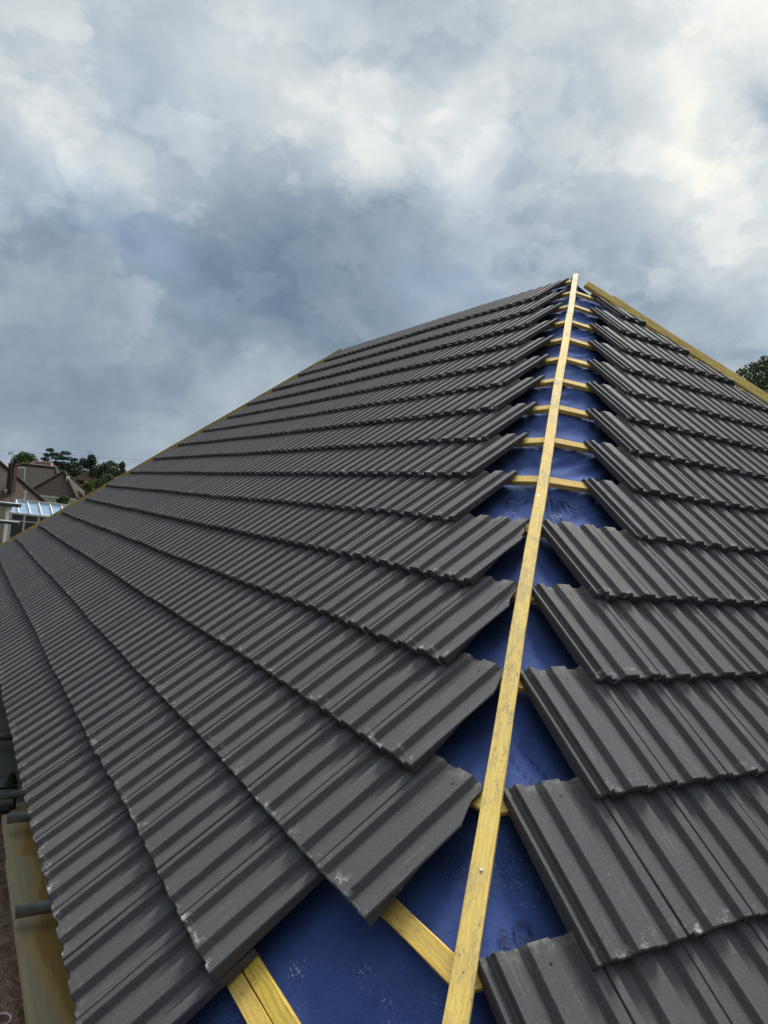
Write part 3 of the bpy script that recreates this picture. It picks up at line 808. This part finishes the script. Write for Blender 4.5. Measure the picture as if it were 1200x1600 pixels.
def stick(name, label, cat, segs, mat, group=None):
    base = Vector(segs[0][0]); o = empty(name, (base.x, base.y, 0)); tag(o, label, cat, group)
    m_ = MB()
    for a, b_, r_ in segs: m_.tube(Vector(a)-Vector((base.x, base.y, 0)), Vector(b_)-Vector((base.x, base.y, 0)), r_, seg=8)
    m_.build('mast', mat, o); return o
a0 = at(17, 782, 46.4); a1 = at(19, 706, 46.4)
stick('tv_aerial', 'thin pole with small aerial beside the brick chimney', 'aerial', [(a0, a1, 0.018), (at(13, 709, 46.4), at(21, 707, 46.4), 0.022), (at(13.5, 706, 46.4), at(13.5, 712, 46.4), 0.014), (at(16, 705, 46.4), at(16, 711, 46.4), 0.014)], M_POLE)
b0 = at(38.2, 748, 50); b1 = at(39, 731.5, 50); b2 = at(26, 731, 50)
stick('pipe_frame', 'white bent pipe standing behind the sloping verge of the old bungalow', 'pipe', [(b0 - Vector((0, 0, 1.5)), b1, 0.035), (b1, b2, 0.035)], M_WHITE)
# B: long mossy roof behind
pB = gp(60, 64)
hip_house('mossy_roofed_house', 'long low house with green mossy roof behind the old bungalow', pB - Rh*1.5, 8, 7, 3.4, 5.9, 2.2, 2.6, M_RG, M_REND, extras=dict(ridge_mat=M_RG))
pB2 = gp(46, 78)
hip_house('tan_roofed_house', 'tan roofed house peeping over the mossy roof', pB2, 5, 6, 4.4, 6.6, 1.6, 1.6, M_RD, M_REND, extras=dict(ridge_mat=M_PINK))
# C: steep brown hip with white walls
pC = gp(84, 56)
oC, rC = hip_house('white_walled_bungalow', 'white walled bungalow with steep dark brown pyramid roof', pC, 3.9, 3.9, 3.5, 5.44, 1.86, 1.86, M_RC, M_WHITE, rz=0.05, extras=dict(ridge_mat=M_RC, gut=M_WHITE))
dd = MB(); dd.box((0.55, 1.5, 4.89), (0.07, 0.5, 0.5)); dd.build('white_trim', M_WHITE, rC)
# D: small red gabled roof
pD = gp(134, 110)
hip_house('small_red_roofed_house', 'small distant house with red roof and pale pink hip lines', pD, 3.6, 3.6, 5.4, 6.8, 1.75, 1.75, M_RD, M_BRICK, extras=dict(ridge_mat=M_PINK, gut=M_PINK))
# conservatory
pc = gp(24, 41)
cv = empty('conservatory', pc, YAW - 0.02); tag(cv, 'white framed conservatory with blue glass lean-to roof beyond the scaffold rails', 'conservatory')
Lc, Dc, he, hr = 4.2, 1.0, 2.62, 3.30
k_ = MB()
for x in [0.03+0.66*i for i in range(7)]: k_.tube((x+0.45, 0, he+0.03), (x-0.32, Dc, hr+0.03), 0.045, seg=6)
k_.box((Lc/2-0.1, Dc, hr+0.03), (Lc+0.1, 0.10, 0.10)); k_.build('rafter_bars', M_WHITE, cv)
k_ = MB(); k_.add([(0, 0, he), (Lc, 0, he), (Lc-0.3, Dc, hr), (-0.32, Dc, hr), (0, 0, he-0.02), (Lc, 0, he-0.02), (Lc-0.3, Dc, hr-0.02), (-0.32, Dc, hr-0.02)], [(0, 1, 2, 3), (7, 6, 5, 4), (0, 4, 5, 1), (1, 5, 6, 2), (2, 6, 7, 3), (3, 7, 4, 0)])
k_.build('roof_glazing', M_RGLASS, cv)
k_ = MB(); k_.box((Lc/2, -0.03, he-0.02), (Lc+0.1, 0.12, 0.10)); k_.box((Lc/2, 0, he-0.42), (Lc, 0.06, 0.06)); k_.box((Lc/2, 0, 0.63), (Lc, 0.08, 0.08))
for x in (0.05, 0.85, 1.65, 2.45, 3.25, 4.1): k_.box((x, 0, (he+0.6)/2), (0.10 if x > 0.1 else 0.16, 0.07, he-0.6))
for y in (0.3, 0.62, 0.95): k_.box((-0.02, y, (he+0.6)/2+0.2*y/2), (0.06, 0.08, he-0.6+0.3*y))
k_.build('frame', M_WHITE, cv)
k_ = MB(); k_.box((Lc/2, 0.01, (he+0.6)/2), (Lc, 0.02, he-0.65)); k_.box((0.0, Dc/2, (he+0.6)/2), (0.02, Dc-0.1, he-0.65)); k_.build('glass', M_GLASS, cv)
k_ = MB(); k_.box((Lc/2, Dc/2, 0.29), (Lc+0.05, Dc, 0.58)); k_.build('dwarf_wall', M_BRICK, cv)
# rendered lean-to wall beside it
g0 = gp(6, 42); ew = MB(); ew.box((0, 1.2, 1.45), (1.5, 2.4, 2.9)); go = empty('rendered_outhouse', g0 - Rh*0.35, YAW); tag(go, 'pale rendered outhouse with flat roof left of the conservatory', 'outhouse')
ew.build('wall', M_REND, go); ew = MB(); ew.box((0, 1.2, 2.96), (1.66, 2.56, 0.12)); ew.build('roof', M_RIDGED, go)
# white van half hidden by the far hip
pv = gp(124, 150); vn = empty('parked_van', pv, YAW + 0.3); tag(vn, 'white van parked beyond the bungalows, mostly hidden by the roof', 'van')
k_ = MB()
prof = [(-2.3, 0.35), (2.2, 0.35), (2.35, 0.6), (2.3, 1.0), (1.75, 1.15), (1.1, 1.85), (0.8, 1.95), (-2.2, 1.95), (-2.35, 1.7)]
vs = [(x, -0.9, z) for x, z in prof] + [(x, 0.9, z) for x, z in prof]; n_ = len(prof)
k_.add(vs, [tuple(range(n_)), tuple(range(2*n_-1, n_-1, -1))] + [(i, i+n_, (i+1) % n_+n_, (i+1) % n_) for i in range(n_)])
k_.build('body', M_WHITE, vn)
k_ = MB(); k_.add([(1.72, -0.75, 1.21), (1.16, -0.7, 1.82), (1.16, 0.7, 1.82), (1.72, 0.75, 1.21)], [(0, 1, 2, 3)]); k_.box((0.55, -0.905, 1.5), (0.9, 0.02, 0.45)); k_.box((-0.9, -0.905, 1.5), (1.2, 0.02, 0.45)); k_.build('window', M_GLASS, vn)
for x in (-1.4, 1.4):
    for y in (-0.85, 0.85):
        k_ = MB(); k_.tube((x, y-0.1, 0.33), (x, y+0.1, 0.33), 0.33, seg=18); k_.build('wheel', M_IRON, vn)

# ------------------------------------------------------------------ trees
M_BARK = mat_plain('bark', (0.10, 0.075, 0.055), 0.9, (0.05, 0.04, 0.03), 3)
def leaves(mb_, centre, rad, n, size, rr, flat=1.0, shell=0.45):
    cx_, cy_, cz_ = centre
    for _ in range(n):
        while True:
            v = Vector((rr.uniform(-1, 1), rr.uniform(-1, 1), rr.uniform(-1, 1)))
            if shell < v.length < 1: break
        p = Vector((cx_+v.x*rad[0], cy_+v.y*rad[1], cz_+v.z*rad[2]*flat))
        a = Vector((rr.gauss(0, 1), rr.gauss(0, 1), rr.gauss(0, 1))).normalized(); b_ = a.orthogonal().normalized(); s_ = size*rr.uniform(0.6, 1.4)
        c_ = a.cross(b_)
        mb_.add([p-b_*s_, p+c_*s_*0.5, p+b_*s_, p-c_*s_*0.5], [(0, 1, 2, 3)])
def tree(name, label, P, h, blobs, leafm, n, size, trunk_r=0.25, group=None, cat='tree', limbs=5, seed=1):
    """blobs: (dx, dy, z, rx, ry, rz) in the house frame"""
    rr = random.Random(seed); o = empty(name, P, YAW); tag(o, label, cat, group)
    t = MB(); top = max(b_[2] for b_ in blobs)
    pts = [Vector((0, 0, 0)), Vector((0.05*h*rr.uniform(-1, 1), 0, h*0.35)), Vector((0.05*h*rr.uniform(-1, 1), 0, min(top, h*0.85)))]
    t.tube(pts[0], pts[1], trunk_r, trunk_r*0.7, 10); t.tube(pts[1], pts[2], trunk_r*0.7, trunk_r*0.2, 8)
    for b_ in blobs[:max(limbs, 1)]: t.tube(pts[1].lerp(pts[2], rr.uniform(0, 0.7)), Vector(b_[:3]), trunk_r*0.35, trunk_r*0.08, 6)
    t.build('trunk', M_BARK, o)
    c = MB(); tot = sum(b_[3]*b_[5] for b_ in blobs)
    for b_ in blobs:
        leaves(c, b_[:3], b_[3:6], int(n*b_[3]*b_[5]/tot), size, rr, shell=0.3)
    c.build('crown', leafm, o)
    return o
def blobset(rr, n, w, z0, z1, rmin, rmax, flat=1.0):
    out = []
    for i in range(n):
        f = rr.random(); z = z0 + (z1-z0)*f; ww = w*math.sqrt(max(0.08, 1-(2*f-0.9)**2))
        r_ = rr.uniform(rmin, rmax); out.append((rr.uniform(-ww, ww), rr.uniform(-ww, ww)*0.7, z, r_, r_, r_*flat))
    return out
LF_D = mat_leaf('dark_leaf', (0.030, 0.062, 0.030), (0.085, 0.14, 0.055))
LF_C = mat_leaf('cedar_needle', (0.024, 0.054, 0.040), (0.058, 0.105, 0.068))
LF_M = mat_leaf('mid_leaf', (0.040, 0.080, 0.024), (0.15, 0.22, 0.06))
LF_B = mat_leaf('bright_leaf', (0.07, 0.11, 0.018), (0.20, 0.25, 0.05))
LF_R = mat_leaf('grey_green_leaf', (0.045, 0.080, 0.034), (0.15, 0.20, 0.09))
def hz(px): return 808 + 0.1067*(px-600) - 0
def zat(py, px, dep): return zc + (hz(px)-py)*dep/FPX
rr = random.Random(5)
D = 105
def placed(name, label, px, dep, ytop, ybot, wpx, leafm, n, size, nb, flat=1.0, seed=1, cat='tree', group='trees beyond the houses', trunk=0.25):
    r2 = random.Random(seed); P = gp(px, dep); zt_, zb_ = zat(ytop, px, dep), zat(ybot, px, dep); w_ = wpx*dep/FPX/2
    rmax = min(w_*0.42, (zt_-zb_)*0.32); 
    bl = blobset(r2, nb, w_-rmax*0.7, zb_+rmax*0.6, zt_-rmax*0.9*flat, rmax*0.5, rmax, flat)
    bl.append((0.0, 0, zt_-rmax*0.8, rmax*0.8, rmax*0.8, rmax*0.8*flat))
    return tree(name, label, P, zt_, bl, leafm, n, size, trunk, group, cat, seed=seed)
placed('round_tree', 'rounded dark green tree behind the brick chimney', 35, 105, 705, 742, 58, LF_M, 9000, 0.15, 30, seed=3)
placed('pine_tree', 'dark pine with bare lower trunk right of the cedar', 140, 112, 709.5, 736, 36, LF_C, 3600, 0.15, 14, seed=9)
placed('dark_tree', 'low dark tree between the cedar and the pine', 119, 122, 722, 750, 60, LF_D, 6500, 0.17, 20, seed=12)
placed('broad_tree', 'broad dark green tree right of the pine, behind the far hip', 171, 112, 719.5, 754, 62, LF_D, 7500, 0.16, 26, seed=14)
placed('slender_tree', 'paler small tree top nearest the far hip edge', 189, 100, 721.5, 745, 17, LF_R, 1100, 0.14, 8, seed=15)
placed('distant_tree', 'dark tree mass filling the gap behind the white walled bungalow', 86, 130, 721, 750, 76, LF_D, 6000, 0.19, 24, seed=16)
# cedar with flat layered boughs
r2 = random.Random(21); pced = gp(88, 110); bl = []
for (px, py, w_) in ((78, 704, 12), (84, 710, 20), (70, 711, 14), (100, 708, 16), (92, 716, 26), (66, 717, 14), (106, 717, 22), (74, 724, 24), (98, 725, 30), (112, 727, 18), (84, 732, 34), (106, 736, 30), (70, 733, 20), (118, 735, 14)):
    bl.append(((px-88)*110/FPX, r2.uniform(-1, 1), zat(py, px, 110), w_*110/FPX/2, w_*110/FPX/2, 0.30))
tree('cedar_tree', 'tall dark cedar with flat layered boughs on the skyline', pced, zat(703, 84, 110), bl, LF_C, 4600, 0.14, 0.3, 'trees beyond the houses', limbs=14, seed=22)
placed('green_bush', 'bright yellow-green bush against the far hip batten', 143, 58, 751, 779, 34, LF_B, 1800, 0.085, 12, seed=31, cat='bush', group='bushes by the far hip', trunk=0.05)
placed('green_bush', 'olive green bush above the conservatory roof end', 103, 47, 774.5, 790, 24, LF_M, 1300, 0.06, 9, seed=32, cat='bush', group='bushes by the far hip', trunk=0.05)
placed('green_bush', 'darker green bush below the broad tree', 170, 75, 739, 760, 40, LF_R, 1800, 0.10, 10, seed=33, cat='bush', group='bushes by the far hip', trunk=0.05)
# tall tree beyond the right-hand hip
r2 = random.Random(41); dep = 34; pt = gp(1232, dep); bl = []
for (px, py, rp) in ((1160, 577, 11), (1158, 604, 14), (1172, 592, 14), (1172, 622, 18), (1180, 585, 12), (1188, 566, 11), (1200, 575, 20), (1185, 612, 20), (1210, 560, 16), (1215, 605, 28), (1235, 570, 26), (1245, 610, 34), (1270, 590, 28), (1225, 640, 34), (1190, 640, 24), (1260, 650, 36), (1285, 625, 28), (1230, 690, 40), (1195, 675, 26), (1275, 690, 34), (1175, 645, 14)):
    r_ = rp*dep/FPX; bl.append((((px-1232) - 0.1067*(858-py))*dep/FPX, r2.uniform(-1.2, 1.2), zat(py+8, px, dep), r_, r_, r_))
tree('garden_tree', 'leafy green tree rising behind the far right hip board', pt, zat(555, 1232, dep), bl, LF_R, 17000, 0.08, 0.16, limbs=12, seed=42)
# masts and overhead wire
for px, y0_, y1_, dep, nm in ((137, 742, 703, 96, 'taller grey mast with small crossbars in front of the pine'), (152, 738, 711, 96, 'thin grey pole right of the pine trunk'), (147.5, 738, 716, 97, 'short stubby pale pole beside the pine')):
    a0 = at(px-1, y0_, dep); a1 = at(px+1, y1_, dep); b0 = Vector((a0.x, a0.y, 0))
    sg = [(b0, Vector((b0.x, b0.y, a1.z)), 0.016)]
    if px == 137: 
        for q in (0.25, 0.6): sg.append((Vector((b0.x, b0.y, a1.z-q)) - Rh*0.35, Vector((b0.x, b0.y, a1.z-q)) + Rh*0.35, 0.02))
    stick('mast', nm, 'mast', sg, M_POLE, 'masts in front of the pine')
wA = at(-60, 698, 62); wB = at(620, 735, 62)
tb = MB(); prev = None
for i in range(21):
    f = i/20; p = wA.lerp(wB, f); p.z -= 0.6*4*f*(1-f)*0.5
    if prev is not None: tb.tube(prev, p, 0.007, seg=6, caps=False)
    prev = p
tag(tb.build('overhead_wire', M_IRON), 'thin overhead wire crossing the sky above the far trees', 'wire')

# ------------------------------------------------------------------ sky, clouds, sun
EXPO = 1.13
SKYK = 0.545
SUN_DIR = Vector((-0.42, 0.46, 0.78)).normalized()
w = bpy.data.worlds.new('World'); sc.world = w; w.use_nodes = True
nt = w.node_tree; nt.nodes.clear(); g = NT(nt)
out = g.n('ShaderNodeOutputWorld'); bg = g.n('ShaderNodeBackground'); g.L(bg.outputs[0], out.inputs[0])
sky = g.n('ShaderNodeTexSky', sky_type='NISHITA'); sky.sun_disc = False
sky.sun_elevation = math.asin(SUN_DIR.z); sky.sun_rotation = math.atan2(SUN_DIR.x, SUN_DIR.y)
sky.air_density = 1.0; sky.dust_density = 1.2
dirv = g.vmath('NORMALIZE', g.n('ShaderNodeTexCoord').outputs['Generated'])
sp = g.n('ShaderNodeSeparateXYZ'); g.L(dirv, sp.inputs[0])
wr = g.n('ShaderNodeTexNoise'); g.L(g.scale(dirv, (1.0, 1.0, 1.35)), wr.inputs['Vector']); wr.inputs['Scale'].default_value = 4.2; wr.inputs['Detail'].default_value = 8; wr.inputs['Roughness'].default_value = 0.55
off = g.vmath('SUBTRACT', wr.outputs['Color'], (0.5, 0.5, 0.5))
dirw = g.vmath('NORMALIZE', g.vmath('ADD', dirv, g.vmath('MULTIPLY', off, (0.26, 0.26, 0.24))))
wv = g.vmath('ADD', g.scale(dirv, (1.0, 1.0, 1.4)), g.vmath('MULTIPLY', off, (0.07, 0.07, 0.07)))
nB = g.noise(wv, 3.6, 8, 0.55)
nC = g.noise(wv, 11.0, 9, 0.60)
bil = g.math('SUBTRACT', 1.0, g.math('ABSOLUTE', g.math('SUBTRACT', g.math('MULTIPLY', g.noise(wv, 8.0, 5, 0.55), 4.0), 2.0)))
def lobe(px, py, sharp):
    d = raydir(px, py).normalized()
    dt = g.vmath('DOT_PRODUCT', dirw, tuple(d))
    return g.math('EXPONENT', g.math('MULTIPLY', g.math('SUBTRACT', dt, 1.0), sharp))
# broad light of the overcast: bright round the veiled sun, duller away from it
lum = None
LOBES = ((1240, 50, 60, 0.32), (1060, 70, 120, 0.06), (880, 50, 120, 0.16), (480, 110, 120, 0.22), (700, 190, 300, 0.20), (560, 190, 300, 0.14), (1110, 230, 300, 0.11), (1180, 300, 300, 0.12), (1190, 425, 500, 0.20), (330, 60, 120, 0.10),
        (40, 40, 100, 0.10), (150, 120, 200, 0.06), (60, 240, 400, 0.15), (200, 270, 500, 0.14), (320, 320, 500, 0.08),
        (600, 350, 90, -0.05), (420, 400, 160, -0.04), (800, 330, 120, -0.05), (330, 510, 400, -0.16), (200, 420, 400, -0.10), (50, 360, 400, -0.09), (60, 620, 120, -0.05), (560, 500, 140, -0.08), (450, 490, 300, -0.10), (1185, 172, 1500, -0.36), (850, 150, 500, -0.12), (250, 190, 400, -0.06),
        (230, 500, 900, 0.08), (330, 570, 500, 0.04), (410, 590, 900, 0.05), (60, 600, 90, -0.06), (60, 700, 900, 0.06), (1000, 470, 150, 0.03), (60, 470, 200, -0.02))
for px, py, shp, amp in LOBES:
    q_ = g.math('MULTIPLY', lobe(px, py, shp), amp)
    lum = g.math('ADD', q_, 0.445) if lum is None else g.math('ADD', lum, q_)
e1 = g.mapr(g.noise(g.vmath('ADD', wv, (3.1, 1.7, 0.4)), 3.3, 11, 0.56), 0.47, 0.545, 0, 1, smooth=True)
e2 = g.mapr(g.noise(g.vmath('ADD', wv, (7.7, 4.2, 2.9)), 7.5, 10, 0.56), 0.47, 0.54, 0, 1, smooth=True)
lowk = g.mapr(sp.outputs[2], 0.02, 0.34, 0.35, 1.0, smooth=True)
lum = g.math('ADD', lum, g.math('MULTIPLY', g.math('MULTIPLY', g.math('SUBTRACT', e1, 0.5), 0.085), lowk))
lum = g.math('ADD', lum, g.math('MULTIPLY', g.math('MULTIPLY', g.math('SUBTRACT', e2, 0.5), 0.075), lowk))
lum = g.math('ADD', lum, g.math('MULTIPLY', g.math('SUBTRACT', nB, 0.5), 0.10))
lum = g.math('ADD', lum, g.math('MULTIPLY', g.math('SUBTRACT', nC, 0.5), 0.22))
lum = g.math('ADD', lum, g.math('MULTIPLY', g.math('SUBTRACT', bil, 0.4), 0.07))
cl_ = g.ramp(lum, [(0.0, (0.085, 0.128, 0.185)), (0.20, (0.130, 0.188, 0.262)), (0.40, (0.228, 0.293, 0.365)), (0.58, (0.40, 0.455, 0.505)), (0.78, (0.63, 0.665, 0.665)), (1.0, (0.93, 0.90, 0.79))])
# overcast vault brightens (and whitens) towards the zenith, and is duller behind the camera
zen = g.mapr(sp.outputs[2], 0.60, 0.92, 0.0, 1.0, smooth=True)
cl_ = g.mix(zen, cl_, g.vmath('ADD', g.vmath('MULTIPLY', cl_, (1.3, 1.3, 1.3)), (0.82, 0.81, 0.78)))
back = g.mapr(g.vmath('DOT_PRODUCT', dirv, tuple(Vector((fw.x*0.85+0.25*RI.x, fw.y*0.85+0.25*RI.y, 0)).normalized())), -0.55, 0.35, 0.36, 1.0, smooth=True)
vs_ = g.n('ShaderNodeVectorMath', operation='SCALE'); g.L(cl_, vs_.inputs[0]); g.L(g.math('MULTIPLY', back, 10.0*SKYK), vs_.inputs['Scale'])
cov = g.mapr(nB, 0.30, 0.48, 0.88, 0.99)
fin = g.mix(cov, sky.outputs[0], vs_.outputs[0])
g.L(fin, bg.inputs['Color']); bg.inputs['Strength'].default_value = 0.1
try: w.cycles.sampling_method = 'MANUAL'; w.cycles.sample_map_resolution = 512
except Exception: pass
sd = bpy.data.lights.new('sun', 'SUN'); sd.energy = 2.0; sd.angle = math.radians(17); sd.color = (1.0, 0.96, 0.88)
so = bpy.data.objects.new('sun', sd); col.objects.link(so); so.rotation_euler = SUN_DIR.to_track_quat('Z', 'Y').to_euler()

sc.view_settings.view_transform = 'Standard'; sc.view_settings.look = 'None'; sc.view_settings.gamma = 1; sc.view_settings.exposure = EXPO
sc.render.engine = 'CYCLES'
sc.cycles.max_bounces = 6
sc.cycles.use_denoising = True
print('tiles', len(specs), 'kept', len(keep), 'visible', sum(1 for s in specs if s['area'] > 0))
